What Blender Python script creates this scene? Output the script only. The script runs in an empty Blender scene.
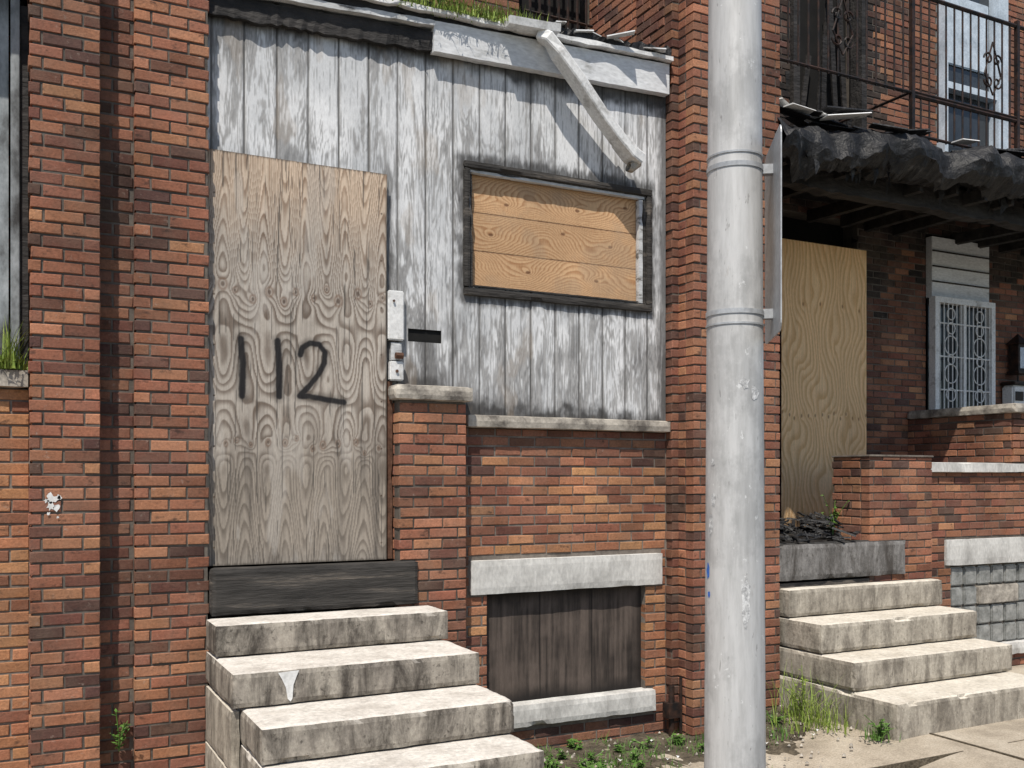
import bpy, bmesh, math, random
import numpy as np
from mathutils import Vector, Matrix, noise

random.seed(7)
scene = bpy.context.scene

# ------------------------------------------------------------------ helpers
def empty(name):
    o = bpy.data.objects.new(name, None)
    scene.collection.objects.link(o)
    return o

def mk(name, verts, faces, mat, parent=None, cols=None, smooth=False):
    me = bpy.data.meshes.new(name)
    me.from_pydata([tuple(v) for v in verts] if not isinstance(verts, np.ndarray) else verts.tolist(), [],
                   faces if not isinstance(faces, np.ndarray) else faces.tolist())
    if cols is not None:
        a = me.attributes.new('Col', 'FLOAT_COLOR', 'POINT')
        c = np.asarray(cols, dtype=np.float32)
        if c.shape[1] == 3:
            c = np.hstack([c, np.ones((len(c), 1), np.float32)])
        a.data.foreach_set('color', c.ravel())
    me.materials.append(mat)
    if smooth:
        me.polygons.foreach_set('use_smooth', [True] * len(me.polygons))
    me.update()
    o = bpy.data.objects.new(name, me)
    scene.collection.objects.link(o)
    if parent:
        o.parent = parent
    return o

# ---- materials
def newmat(name):
    m = bpy.data.materials.new(name)
    m.use_nodes = True
    nt = m.node_tree
    b = nt.nodes['Principled BSDF']
    return m, nt, b

def nnoise(nt, vec, scale, detail=4, rough=0.55, dist=0.0):
    n = nt.nodes.new('ShaderNodeTexNoise')
    n.inputs['Scale'].default_value = scale
    n.inputs['Detail'].default_value = detail
    n.inputs['Roughness'].default_value = rough
    n.inputs['Distortion'].default_value = dist
    nt.links.new(vec, n.inputs['Vector'])
    return n.outputs['Fac']

def nmap(nt, stretch=(1, 1, 1)):
    t = nt.nodes.new('ShaderNodeTexCoord')
    m = nt.nodes.new('ShaderNodeMapping')
    m.inputs['Scale'].default_value = stretch
    nt.links.new(t.outputs['Object'], m.inputs['Vector'])
    return m.outputs['Vector']

def nramp(nt, fac, stops):
    r = nt.nodes.new('ShaderNodeValToRGB')
    e = r.color_ramp.elements
    while len(e) < len(stops):
        e.new(0.5)
    for el, (p, c) in zip(e, stops):
        el.position = p
        el.color = (c[0], c[1], c[2], 1) if hasattr(c, '__len__') else (c, c, c, 1)
    nt.links.new(fac, r.inputs['Fac'])
    return r.outputs['Color']

def nmix(nt, fac, a, b, mode='MIX'):
    m = nt.nodes.new('ShaderNodeMix')
    m.data_type = 'RGBA'
    m.blend_type = mode
    for key, v in ((0, fac), (6, a), (7, b)):
        if isinstance(v, bpy.types.NodeSocket):
            nt.links.new(v, m.inputs[key])
        elif key == 0:
            m.inputs[0].default_value = v
        else:
            m.inputs[key].default_value = (v[0], v[1], v[2], 1)
    return m.outputs[2]

def nbump(nt, b, h, strength=0.4, dist=0.004):
    bp = nt.nodes.new('ShaderNodeBump')
    bp.inputs['Strength'].default_value = strength
    bp.inputs['Distance'].default_value = dist
    nt.links.new(h, bp.inputs['Height'])
    nt.links.new(bp.outputs['Normal'], b.inputs['Normal'])

def surf(name, stops, scale=4, stretch=(1, 1, 1), detail=6, rough=0.8, bump=0.4, bdist=0.004,
         bscale=60, metallic=0.0, fine=(0.8, 1.15), fscale=50, spec=0.3):
    m, nt, b = newmat(name)
    v = nmap(nt, stretch)
    c = nramp(nt, nnoise(nt, v, scale, detail, 0.65), stops)
    f = nramp(nt, nnoise(nt, v, fscale, 3), [(0.25, fine[0]), (0.75, fine[1])])
    c = nmix(nt, 1.0, c, f, 'MULTIPLY')
    nt.links.new(c, b.inputs['Base Color'])
    b.inputs['Roughness'].default_value = rough
    b.inputs['Metallic'].default_value = metallic
    b.inputs['Specular IOR Level'].default_value = spec
    nbump(nt, b, nnoise(nt, v, bscale, 4), bump, bdist)
    return m

def brickmat(name, soot=0.6):
    m, nt, b = newmat(name)
    at = nt.nodes.new('ShaderNodeAttribute'); at.attribute_name = 'Col'
    v = nmap(nt)
    f = nramp(nt, nnoise(nt, v, 60, 5, 0.75), [(0.25, 0.60), (0.75, 1.30)])
    c = nmix(nt, 1.0, at.outputs['Color'], f, 'MULTIPLY')
    g = nramp(nt, nnoise(nt, v, 1.3, 5, 0.6), [(0.35, soot), (0.6, 1.08)])
    c = nmix(nt, 1.0, c, g, 'MULTIPLY')
    d = nramp(nt, nnoise(nt, v, 3.5, 6, 0.7), [(0.42, 0.0), (0.78, 0.42)])
    c = nmix(nt, d, c, (0.22, 0.165, 0.125))
    w = nramp(nt, nnoise(nt, v, 22, 5, 0.7), [(0.63, 0.0), (0.74, 0.5)])
    c = nmix(nt, w, c, (0.38, 0.32, 0.27))
    k = nramp(nt, nnoise(nt, nmap(nt, (1, 1, 1.7)), 14, 4, 0.6), [(0.60, 0.0), (0.72, 0.7)])
    c = nmix(nt, k, c, (0.035, 0.024, 0.02))
    nt.links.new(c, b.inputs['Base Color'])
    b.inputs['Roughness'].default_value = 0.85
    b.inputs['Specular IOR Level'].default_value = 0.25
    nbump(nt, b, nnoise(nt, v, 110, 4, 0.7), 0.8, 0.005)
    return m

def vcmat(name, rough=0.8, stretch=(1, 1, 1), bs=90, bump=0.35):
    m, nt, b = newmat(name)
    at = nt.nodes.new('ShaderNodeAttribute'); at.attribute_name = 'Col'
    v = nmap(nt, stretch)
    f = nramp(nt, nnoise(nt, v, bs, 3, 0.7), [(0.25, 0.84), (0.75, 1.12)])
    c = nmix(nt, 1.0, at.outputs['Color'], f, 'MULTIPLY')
    nt.links.new(c, b.inputs['Base Color'])
    b.inputs['Roughness'].default_value = rough
    b.inputs['Specular IOR Level'].default_value = 0.25
    nbump(nt, b, nnoise(nt, v, bs, 3), bump, 0.003)
    return m

def stonemat(name, top_a, top_b, side_a, side_b, stain=(0.045, 0.038, 0.032), amt=0.85):
    m, nt, b = newmat(name)
    v = nmap(nt)
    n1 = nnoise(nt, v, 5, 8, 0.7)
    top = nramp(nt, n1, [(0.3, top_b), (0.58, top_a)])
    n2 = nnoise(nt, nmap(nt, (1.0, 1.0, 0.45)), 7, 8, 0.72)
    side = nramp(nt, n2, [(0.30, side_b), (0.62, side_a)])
    n3 = nnoise(nt, nmap(nt, (1.3, 1.3, 0.35)), 5.0, 8, 0.75, 0.4)
    sm = nramp(nt, n3, [(0.43, 0.0), (0.62, amt)])
    side = nmix(nt, sm, side, stain)
    n4 = nnoise(nt, nmap(nt, (1, 1, .8)), 30, 5, 0.7)
    sm2 = nramp(nt, n4, [(0.58, 0.0), (0.68, 0.75)])
    side = nmix(nt, sm2, side, stain)
    geo = nt.nodes.new('ShaderNodeNewGeometry')
    sp = nt.nodes.new('ShaderNodeSeparateXYZ')
    nt.links.new(geo.outputs['Normal'], sp.inputs[0])
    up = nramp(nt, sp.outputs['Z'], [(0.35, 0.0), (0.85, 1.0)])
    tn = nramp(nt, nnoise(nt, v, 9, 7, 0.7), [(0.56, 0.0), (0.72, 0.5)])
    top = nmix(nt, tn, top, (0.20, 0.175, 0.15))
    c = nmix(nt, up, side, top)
    sp2 = nramp(nt, nnoise(nt, v, 38, 5, 0.7), [(0.3, 0.72), (0.7, 1.12)])
    c = nmix(nt, 1.0, c, sp2, 'MULTIPLY')
    nt.links.new(c, b.inputs['Base Color'])
    b.inputs['Roughness'].default_value = 0.85
    b.inputs['Specular IOR Level'].default_value = 0.25
    nbump(nt, b, nnoise(nt, v, 45, 7, 0.7), 0.6, 0.006)
    return m

M = {}
M['brick'] = brickmat('weathered_brick')
M['mortar'] = surf('mortar_dark', [(0.3, (0.06, 0.052, 0.045)), (0.7, (0.16, 0.138, 0.115))], 6, bscale=150)
M['mortar2'] = surf('mortar_light', [(0.3, (0.11, 0.092, 0.078)), (0.7, (0.26, 0.225, 0.19))], 6, bscale=150)
M['vc'] = vcmat('weathered_wood', 0.8, (1, 1, .3))
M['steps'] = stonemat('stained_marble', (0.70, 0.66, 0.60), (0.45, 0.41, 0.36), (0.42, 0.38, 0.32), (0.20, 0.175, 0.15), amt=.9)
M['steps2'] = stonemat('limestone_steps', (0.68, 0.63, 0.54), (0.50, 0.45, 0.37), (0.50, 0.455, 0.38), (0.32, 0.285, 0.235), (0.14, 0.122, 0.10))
M['lintel'] = surf('painted_lintel', [(0.3, (0.36, 0.35, 0.33)), (0.55, (0.60, 0.59, 0.56))], 5, (1, 1, .5), bump=.5)
M['cap'] = surf('sill_stone', [(0.35, (0.13, 0.115, 0.10)), (0.6, (0.46, 0.42, 0.36))], 7, bump=.6)
M['char'] = surf('charred_wood', [(0.3, (0.008, 0.008, 0.008)), (0.7, (0.05, 0.045, 0.042))], 9, (.35, 1, 1), bump=.9, bdist=.012, bscale=35, rough=.7)
M['char_grey'] = surf('scorched_timber', [(0.3, (0.016, 0.015, 0.014)), (0.55, (0.05, 0.046, 0.042)), (0.75, (0.2, 0.17, 0.14))], 7, (.22, 1, 2.2), bump=.9, bdist=.008, bscale=50)
M['white'] = surf('white_metal', [(0.3, (0.42, 0.41, 0.39)), (0.46, (0.72, 0.72, 0.71))], 8, bump=.2, rough=.45)
M['board'] = surf('white_painted_board', [(0.30, (0.30, 0.30, 0.29)), (0.42, (0.62, 0.63, 0.64)), (0.7, (0.72, 0.73, 0.74))], 6, (.4, 1, 1.2), bump=.3)
M['whitewood'] = surf('flaking_white_paint', [(0.36, (0.12, 0.11, 0.10)), (0.44, (0.48, 0.49, 0.49)), (0.7, (0.62, 0.63, 0.64))], 9, (.5, 1, 1.5), bump=.4)
M['siding'] = surf('dirty_siding', [(0.36, (0.05, 0.05, 0.05)), (0.52, (0.26, 0.28, 0.29)), (0.7, (0.42, 0.44, 0.46))], 4, (1, 1, .5), bump=.4)
M['tar'] = surf('burnt_tar_membrane', [(0.3, (0.007, 0.007, 0.008)), (0.58, (0.022, 0.022, 0.023)), (0.80, (0.16, 0.155, 0.15))], 8, bump=.9, bdist=.02, bscale=20, rough=.55)
M['black'] = surf('black_void', [(0.3, (0.004, 0.004, 0.004)), (0.7, (0.012, 0.011, 0.01))], 5, bump=.2)
M['iron'] = surf('rusty_black_iron', [(0.4, (0.012, 0.011, 0.011)), (0.7, (0.06, 0.03, 0.02))], 12, rough=.5, bump=.3)
M['walk'] = surf('sidewalk_concrete', [(0.25, (0.22, 0.185, 0.14)), (0.5, (0.42, 0.36, 0.28)), (0.7, (0.52, 0.46, 0.37))], 2.5, detail=10, bump=.5, bscale=90, fscale=90, fine=(.62, 1.15))
M['dirt'] = surf('dirt', [(0.3, (0.04, 0.032, 0.022)), (0.6, (0.14, 0.115, 0.08)), (0.8, (0.28, 0.24, .19))], 9, detail=9, bump=1, bdist=.02, bscale=50, fine=(.55, 1.25))
M['asphalt'] = surf('asphalt', [(0.3, (0.04, 0.04, 0.042)), (0.7, (0.07, 0.07, 0.07))], 5, bump=.5, bscale=200)
M['ground'] = surf('far_ground', [(0.3, (0.10, 0.10, 0.07)), (0.7, (0.17, 0.16, 0.12))], .3)
M['grass'] = surf('grass_blades', [(0.3, (0.12, 0.20, 0.03)), (0.6, (0.24, 0.31, 0.06)), (0.8, (0.45, 0.42, 0.18))], 14, bump=0, rough=.6)
M['leaf'] = surf('weed_leaves', [(0.3, (0.05, 0.12, 0.02)), (0.7, (0.13, 0.24, 0.05))], 14, bump=0, rough=.5)
M['glassblock'] = surf('glass_block', [(0.3, (0.13, 0.135, 0.13)), (0.7, (0.36, 0.365, 0.35))], 11, bump=.5, bdist=.01, bscale=14, rough=.28, spec=.5)
M['glass'] = surf('dark_glass', [(0.3, (0.02, 0.025, 0.03)), (0.7, (0.05, 0.055, 0.06))], 2, bump=.02, rough=.08, spec=.6)
M['bluewhite'] = surf('shade_blue_white', [(0.3, (0.36, 0.42, 0.48)), (0.6, (0.56, 0.64, 0.72))], 5, bump=.1)  # white with the blue of shade put in its colour; lantern glass shares it
M['alu'] = surf('sign_back_aluminium', [(0.3, (0.34, 0.35, 0.36)), (0.7, (0.55, 0.56, 0.57))], 5, bump=.1, rough=.45, metallic=.3)
M['rust'] = surf('rusty_metal', [(0.3, (0.05, 0.025, 0.015)), (0.7, (0.16, 0.08, 0.05))], 20, bump=.5)
M['paper'] = surf('litter_paper', [(0.3, (0.6, 0.6, 0.58)), (0.7, (0.75, 0.75, 0.74))], 9, bump=.2)

def polemat():
    m, nt, b = newmat('galvanised_pole')
    c = nramp(nt, nnoise(nt, nmap(nt, (1, 1, .12)), 26, 6, .7), [(0.28, (0.40, 0.395, 0.385)), (0.55, (0.53, 0.525, 0.515)), (0.75, (0.60, 0.595, 0.585))])
    pt = nramp(nt, nnoise(nt, nmap(nt, (1, 1, .7)), 3.0, 7, .7), [(0.44, 0.84), (0.53, 1.05)])
    c = nmix(nt, 1.0, c, pt, 'MULTIPLY')
    sc = nramp(nt, nnoise(nt, nmap(nt, (1, 1, .25)), 60, 3, .6), [(0.66, 0.0), (0.72, 0.6)])
    c = nmix(nt, sc, c, (0.2, 0.19, 0.18))
    rs_ = nramp(nt, nnoise(nt, nmap(nt, (1, 1, .3)), 13, 5, .7), [(0.66, 0.0), (0.74, 0.45)])
    c = nmix(nt, rs_, c, (0.30, 0.24, 0.19))
    sw = nramp(nt, nnoise(nt, nmap(nt, (1, 1, .8)), 17, 4, .7), [(0.66, 0.0), (0.69, 0.6)])
    c = nmix(nt, sw, c, (0.76, 0.76, 0.75))
    nt.links.new(c, b.inputs['Base Color'])
    b.inputs['Roughness'].default_value = 0.5
    b.inputs['Metallic'].default_value = 0.1
    nbump(nt, b, nnoise(nt, nmap(nt, (1, 1, .3)), 40, 4), .15, .003)
    return m
M['pole'] = polemat()

# ---- geometry helpers
def box(name, x0, x1, y0, y1, z0, z1, mat, parent=None, bev=0.004, rough=0.0, cuts=0):
    bm = bmesh.new()
    bmesh.ops.create_cube(bm, size=1)
    sx, sy, sz = x1 - x0, y1 - y0, z1 - z0
    for v in bm.verts:
        v.co = Vector((x0 + (v.co.x + .5) * sx, y0 + (v.co.y + .5) * sy, z0 + (v.co.z + .5) * sz))
    if cuts:
        for ax, s in ((0, sx), (1, sy), (2, sz)):
            n = max(1, int(s / cuts)) - 1
            if n > 0:
                es = [e for e in bm.edges if abs((e.verts[0].co - e.verts[1].co)[ax]) > 1e-5 and
                      all(abs((e.verts[0].co - e.verts[1].co)[k]) < 1e-5 for k in range(3) if k != ax)]
                bmesh.ops.subdivide_edges(bm, edges=es, cuts=n, use_grid_fill=True)
        lo = (x0, y0, z0); hi = (x1, y1, z1)
        for v in bm.verts:
            ext = [0, 0, 0]
            for k in range(3):
                if abs(v.co[k] - lo[k]) < 1e-5: ext[k] = 1
                elif abs(v.co[k] - hi[k]) < 1e-5: ext[k] = -1
            ne = sum(1 for e in ext if e)
            p = v.co * 9
            nz = noise.noise(p) * .5 + noise.noise(p * 3.1) * .35 + .35
            chip = max(0, noise.noise(v.co * 6.3 + Vector((3, 7, 1))) - .33)
            if ne >= 2:
                a = bev + rough * max(0, nz) + rough * 6 * chip
                v.co += Vector(ext) * a
            else:
                v.co += Vector(ext) * rough * .35 * (noise.noise(v.co * 5) + .3)
    elif bev:
        bmesh.ops.bevel(bm, geom=bm.edges[:], offset=min(bev, .4 * min(sx, sy, sz)), segments=2, affect='EDGES')
    me = bpy.data.meshes.new(name)
    bm.to_mesh(me); bm.free()
    me.materials.append(mat)
    o = bpy.data.objects.new(name, me)
    scene.collection.objects.link(o)
    if parent: o.parent = parent
    return o

def sweep(pts, sect, up=Vector((0, 0, 1)), closed_ends=True):
    pts = [Vector(p) for p in pts]
    V, F = [], []
    n = len(sect)
    for i, p in enumerate(pts):
        if i == 0: t = pts[1] - pts[0]
        elif i == len(pts) - 1: t = pts[-1] - pts[-2]
        else: t = (pts[i + 1] - pts[i]).normalized() + (pts[i] - pts[i - 1]).normalized()
        t.normalize()
        u = up if abs(t.dot(up)) < .98 else Vector((0, 1, 0))
        a = t.cross(u).normalized(); b = a.cross(t).normalized()
        for (sx, sy) in sect:
            V.append(p + a * sx + b * sy)
    for i in range(len(pts) - 1):
        for j in range(n):
            k = (j + 1) % n
            F.append((i * n + j, i * n + k, (i + 1) * n + k, (i + 1) * n + j))
    if closed_ends:
        F.append(tuple(range(n))[::-1]); F.append(tuple((len(pts) - 1) * n + j for j in range(n)))
    return V, F

def circ(r, n=8):
    return [(r * math.cos(2 * math.pi * i / n), r * math.sin(2 * math.pi * i / n)) for i in range(n)]

class Acc:
    def __init__(s): s.V = []; s.F = []
    def add(s, V, F):
        o = len(s.V); s.V += list(V); s.F += [tuple(i + o for i in f) for f in F]
    def tube(s, pts, r, n=6): s.add(*sweep(pts, circ(r, n)))
    def box(s, x0, x1, y0, y1, z0, z1):
        V = [(x, y, z) for x in (x0, x1) for y in (y0, y1) for z in (z0, z1)]
        F = [(0, 1, 3, 2), (4, 6, 7, 5), (0, 4, 5, 1), (2, 3, 7, 6), (0, 2, 6, 4), (1, 5, 7, 3)]
        s.add(V, F)
    def make(s, name, mat, parent=None, smooth=False):
        return mk(name, s.V, s.F, mat, parent, smooth=smooth)

# ---- real bricks
CO = 0.0677
PAL = [((0.30, 0.125, 0.074), 5), ((0.35, 0.152, 0.086), 4), ((0.24, 0.098, 0.062), 4), ((0.165, 0.072, 0.05), 2.5),
       ((0.41, 0.19, 0.105), 2.0), ((0.105, 0.055, 0.043), 1.4)]
PALO = [((0.50, 0.24, 0.12), 4), ((0.44, 0.20, 0.10), 4), ((0.38, 0.165, 0.088), 2), ((0.28, 0.12, 0.07), 1)]
PALD = [((0.20, 0.085, 0.055), 5), ((0.25, 0.108, 0.066), 4), ((0.14, 0.062, 0.043), 4), ((0.088, 0.045, 0.035), 2), ((0.29, 0.13, 0.077), 2)]
PALB = [((0.05, 0.032, 0.027), 4), ((0.025, 0.02, 0.019), 4), ((0.11, 0.055, 0.042), 2)]
def pick(pal):
    t = random.random() * sum(w for _, w in pal)
    for c, w in pal:
        t -= w
        if t <= 0: break
    f = random.uniform(.85, 1.15)
    return (c[0] * f, c[1] * f * random.uniform(.93, 1.07), c[2] * f)

class Bricks:
    def __init__(s): s.V = []; s.F = []; s.C = []
    def wall(s, O, U, N, u0, u1, z0, z1, holes=(), pal=PAL, L=0.203, m=0.0115, depth=.09, palf=None, off=0.0, rag=0.0):
        O = Vector(O); U = Vector(U); N = Vector(N)
        k0 = int(math.floor(z0 / CO)) - 1; k1 = int(math.ceil(z1 / CO)) + 1
        for k in range(k0, k1):
            a = max(k * CO + m / 2, z0); b = min((k + 1) * CO - m / 2, z1)
            if b - a < .012: continue
            zc = (a + b) / 2
            ivs = [(u0, u1)]
            for (h0, h1, hz0, hz1) in holes:
                if hz0 < zc < hz1:
                    nv = []
                    for (p, q) in ivs:
                        if h1 <= p or h0 >= q: nv.append((p, q)); continue
                        if h0 > p: nv.append((p, h0))
                        if h1 < q: nv.append((h1, q))
                    ivs = nv
            base = off + (L / 2 if k % 2 else 0) + random.uniform(-.006, .006)
            for (p, q) in ivs:
                j = math.floor((p - base) / L)
                while base + j * L < q:
                    l = max(base + j * L + (m / 2), p); r = min(base + (j + 1) * L - (m / 2), q)
                    j += 1
                    if r - l < .02: continue
                    if rag and l == u0: l -= random.uniform(0, rag) + (rag * .6 if k % 2 else 0)
                    pl = pal
                    if palf:
                        pl = palf((l + r) / 2, zc) or pal
                    s.brick(O, U, N, l, r, a, b, depth, pick(pl))
    def brick(s, O, U, N, l, r, a, b, d, col):
        j = lambda k=.0018: random.uniform(-k, k)
        out = random.uniform(-.0035, .004)
        tz = j(.0018)
        ch = .0038
        i0 = len(s.V)
        for (u, z) in ((l, a), (r, a), (r, b), (l, b)):
            s.V.append(O + U * u + N * (-d) + Vector((0, 0, z)))
        for (u, z) in ((l, a), (r, a), (r, b), (l, b)):
            s.V.append(O + U * (u + j()) + N * (out - ch) + Vector((0, 0, z + j() + tz)))
        for (u, z) in ((l + ch, a + ch), (r - ch, a + ch), (r - ch, b - ch), (l + ch, b - ch)):
            s.V.append(O + U * (u + j()) + N * (out + j(.001)) + Vector((0, 0, z + j() + tz)))
        flip = U.cross(Vector((0, 0, 1))).dot(N) < 0
        fs = []
        for q in range(4):
            w = (q + 1) % 4
            fs.append((i0 + q, i0 + w, i0 + 4 + w, i0 + 4 + q))
            fs.append((i0 + 4 + q, i0 + 4 + w, i0 + 8 + w, i0 + 8 + q))
        fs.append((i0 + 8, i0 + 9, i0 + 10, i0 + 11))
        if flip: fs = [f[::-1] for f in fs]
        s.F += fs
        s.C += [col] * 12
    def pier(s, x0, x1, y0, y1, z0, z1, pal=PAL, left=True, right=True, palf=None, off=0, rag=0):
        s.wall((0, y0, 0), (1, 0, 0), (0, -1, 0), x0, x1, z0, z1, pal=pal, palf=palf, off=off, rag=rag)
        if left: s.wall((x0, 0, 0), (0, 1, 0), (-1, 0, 0), y0 + .1, y1, z0, z1, pal=pal, off=y0 + .1)
        if right: s.wall((x1, 0, 0), (0, 1, 0), (1, 0, 0), y0 + .1, y1, z0, z1, pal=pal, off=y0 + .1)
    def make(s, name, parent): return mk(name, s.V, s.F, M['brick'], parent, s.C)

# ---- numpy value noise
_G = {}
def vn(x, y, seed):
    if seed not in _G: _G[seed] = np.random.RandomState(seed).rand(256, 256)
    G = _G[seed]
    xi = np.floor(x).astype(int); yi = np.floor(y).astype(int)
    fx = x - xi; fy = y - yi
    fx = fx * fx * (3 - 2 * fx); fy = fy * fy * (3 - 2 * fy)
    a = G[xi % 256, yi % 256]; b = G[(xi + 1) % 256, yi % 256]
    c = G[xi % 256, (yi + 1) % 256]; d = G[(xi + 1) % 256, (yi + 1) % 256]
    return (a * (1 - fx) + b * fx) * (1 - fy) + (c * (1 - fx) + d * fx) * fy
def fbm(x, y, seed, o=4):
    s = 0; a = .5; t = 0
    for i in range(o):
        s = s + a * vn(x * 2 ** i + 17.3 * i, y * 2 ** i + 5.1 * i, seed + i); t += a; a *= .55
    return s / t
def ss(a, b, x):
    t = np.clip((x - a) / (b - a), 0, 1); return t * t * (3 - 2 * t)
def lerp(a, b, t): return a * (1 - t[..., None]) + b * t[..., None]
def A(*c): return np.array(c, dtype=float)
def segd(X, Z, pts):
    d = np.full(X.shape, 9.0)
    for (x0, z0), (x1, z1) in zip(pts[:-1], pts[1:]):
        dx, dz = x1 - x0, z1 - z0
        t = np.clip(((X - x0) * dx + (Z - z0) * dz) / (dx * dx + dz * dz + 1e-9), 0, 1)
        d = np.minimum(d, np.hypot(X - x0 - t * dx, Z - z0 - t * dz))
    return d

def panel(name, x0, x1, z0, z1, y, res, colf, mat, parent, holes=(), disp=None):
    nx = int((x1 - x0) / res) + 1; nz = int((z1 - z0) / res) + 1
    X, Z = np.meshgrid(np.linspace(x0, x1, nx), np.linspace(z0, z1, nz), indexing='ij')
    C = colf(X, Z)
    Y = np.full(X.shape, y)
    if disp is not None: Y = Y + disp(X, Z)
    V = np.stack([X, Y, Z], -1).reshape(-1, 3)
    I = np.arange(nx * nz).reshape(nx, nz)
    F = np.stack([I[:-1, :-1], I[1:, :-1], I[1:, 1:], I[:-1, 1:]], -1).reshape(-1, 4)
    cx = (X[:-1, :-1] + X[1:, 1:]).ravel() / 2; cz = (Z[:-1, :-1] + Z[1:, 1:]).ravel() / 2
    keep = np.ones(len(F), bool)
    for (a, b, c, d) in holes:
        keep &= ~((cx > a) & (cx < b) & (cz > c) & (cz < d))
    return mk(name, V, F[keep], mat, parent, np.clip(C.reshape(-1, 3), 0, 1), smooth=True)

# ------------------------------------------------------------------ world, sun, camera
EL, AZ = math.radians(59), math.radians(38.5)
w = bpy.data.worlds.new('World'); scene.world = w; w.use_nodes = True
bg = w.node_tree.nodes['Background']
sky = w.node_tree.nodes.new('ShaderNodeTexSky'); sky.sky_type = 'NISHITA'; sky.sun_disc = False
sdir = Vector((-math.sin(AZ) * math.cos(EL), -math.cos(AZ) * math.cos(EL), math.sin(EL)))
sky.sun_elevation = EL; sky.sun_rotation = math.atan2(sdir.x, sdir.y)
w.node_tree.links.new(sky.outputs[0], bg.inputs[0]); bg.inputs[1].default_value = 0.115
sl = bpy.data.lights.new('sun', 'SUN'); sl.energy = 5.0; sl.angle = math.radians(.5); sl.color = (1, .94, .85)
so = bpy.data.objects.new('sun', sl); scene.collection.objects.link(so)
so.rotation_euler = sdir.to_track_quat('Z', 'Y').to_euler(); so.location = (-5, -10, 15)
cam = bpy.data.cameras.new('camera'); co = bpy.data.objects.new('camera', cam); scene.collection.objects.link(co)
co.location = (0, -6, 1.8); co.rotation_euler = (math.radians(90), 0, math.radians(-27.1))
cam.sensor_width = 36; cam.lens = 34.45; cam.shift_y = 0.09375; cam.clip_end = 2000; cam.clip_start = .05
scene.camera = co
scene.view_settings.view_transform = 'Standard'; scene.view_settings.look = 'None'; scene.view_settings.exposure = 0

# ------------------------------------------------------------------ ground
def gz(x):
    t = min(1, max(0, (x - 4.3) / 1.2)); t = t * t * (3 - 2 * t)
    return -.09 + .155 * t
mk('ground', [(-400, -400, -.3), (400, -400, -.3), (400, 400, -.3), (-400, 400, -.3)], [(0, 1, 2, 3)], M['ground'])
mk('road', [(-60, -12, -.26), (60, -12, -.26), (60, -3.3, -.26), (-60, -3.3, -.26)], [(0, 1, 2, 3)], M['asphalt'])
V, F = [], []
xs = [-20 + i * .1 for i in range(401)]; ys = [-3.15 + j * .1 for j in range(35)]
for x in xs:
    for y in ys:
        V.append((x, y, gz(x) - .004 * max(0, -y) + .004 * noise.noise(Vector((x * 2, y * 2, 0)))))
ny = len(ys)
for i in range(len(xs) - 1):
    for j in range(ny - 1):
        F.append((i * ny + j, (i + 1) * ny + j, (i + 1) * ny + j + 1, i * ny + j + 1))
mk('sidewalk', V, F, M['walk'], smooth=True)
box('kerb', -20, 20, -3.3, -3.15, -.3, -.1, M['cap'], bev=.015)
a = Acc()
for x in (-2.2, -.7, .8, 2.3, 3.8, 5.6, 7.25, 8.9, 10.4):
    a.box(x, x + .012, -3.1, -.6, gz(x) - .05, gz(x) + .004)
for x0 in (4.3, 7.25):
    a.box(x0, x0 + 6, -1.72, -1.708, gz(x0 + 1) - .05, gz(x0 + 1) + .004)
a.make('sidewalk_joints', M['dirt'])
V, F = [], []
nx, nyy = 120, 14
for i in range(nx + 1):
    for j in range(nyy + 1):
        x = 2.42 + i * (5.25 - 2.42) / nx; y = .05 - j * .075
        edge = j / nyy
        z = gz(x) + .012 + .02 * noise.noise(Vector((x * 5, y * 5, 3))) + .012 * noise.noise(Vector((x * 20, y * 20, 3))) - .03 * max(0, edge - .55 + .5 * noise.noise(Vector((x * 2.2, 0, 1)))) * 2
        V.append((x, y, z))
for i in range(nx):
    for j in range(nyy):
        F.append((i * (nyy + 1) + j, i * (nyy + 1) + j + 1, (i + 1) * (nyy + 1) + j + 1, (i + 1) * (nyy + 1) + j))
mk('dirt_strip', V, F, M['dirt'], smooth=True)

# ------------------------------------------------------------------ LEFT HOUSE
H = empty('brick_row_house')
B = Bricks()
def pf(x, z):
    if 4.17 < x and .2 < z < 1.1: return PALO
    if 1.26 < z < 1.335 and 2.7 < x: return PALO
    if z < .12: return PALD
    if z > 1.95: return PALD
    if random.random() < .22 + .25 * (x > 3.4 and z < 1.9): return PALO
    return None
B.wall((0, 0, 0), (1, 0, 0), (0, -1, 0), 2.66, 4.36, -.2, 2.15,
       holes=[(2.745, 4.325, 1.02, 1.26), (2.88, 4.18, .25, 1.03), (2.84, 4.25, .09, .262)], palf=pf)
B.pier(2.2, 2.67, -.12, .25, -.2, 2.31, off=.07, right=False)
B.pier(.097, .436, -.20, .6, -.2, 6.6, pal=PAL, off=.05, rag=.009)
B.wall((0, -.06, 0), (1, 0, 0), (0, -1, 0), .44, .62, -.2, 6.6, pal=PALD)
B.pier(.627, 1.032, -.10, .3, -.2, 6.6, pal=PAL, off=.0, rag=.004)
B.wall((0, -.07, 0), (1, 0, 0), (0, -1, 0), 4.365, 4.43, -.2, 6.6, pal=PALD)
B.wall((4.365, 0, 0), (0, 1, 0), (-1, 0, 0), -.07 + .1, .4, -.2, 6.6, pal=PALD)
B.pier(4.43, 5.25, -.25, 1.2, -.2, 6.6, pal=PAL, off=.03, rag=.004)
B.wall((0, 1.2, 0), (1, 0, 0), (0, -1, 0), .4, 4.43, 4.9, 8.0, holes=[(4.3, 4.42, 5.65, 7.2), (1.6, 2.6, 5.65, 7.2), (3.75, 4.3, 5.55, 7.2)], pal=PALD)
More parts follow.
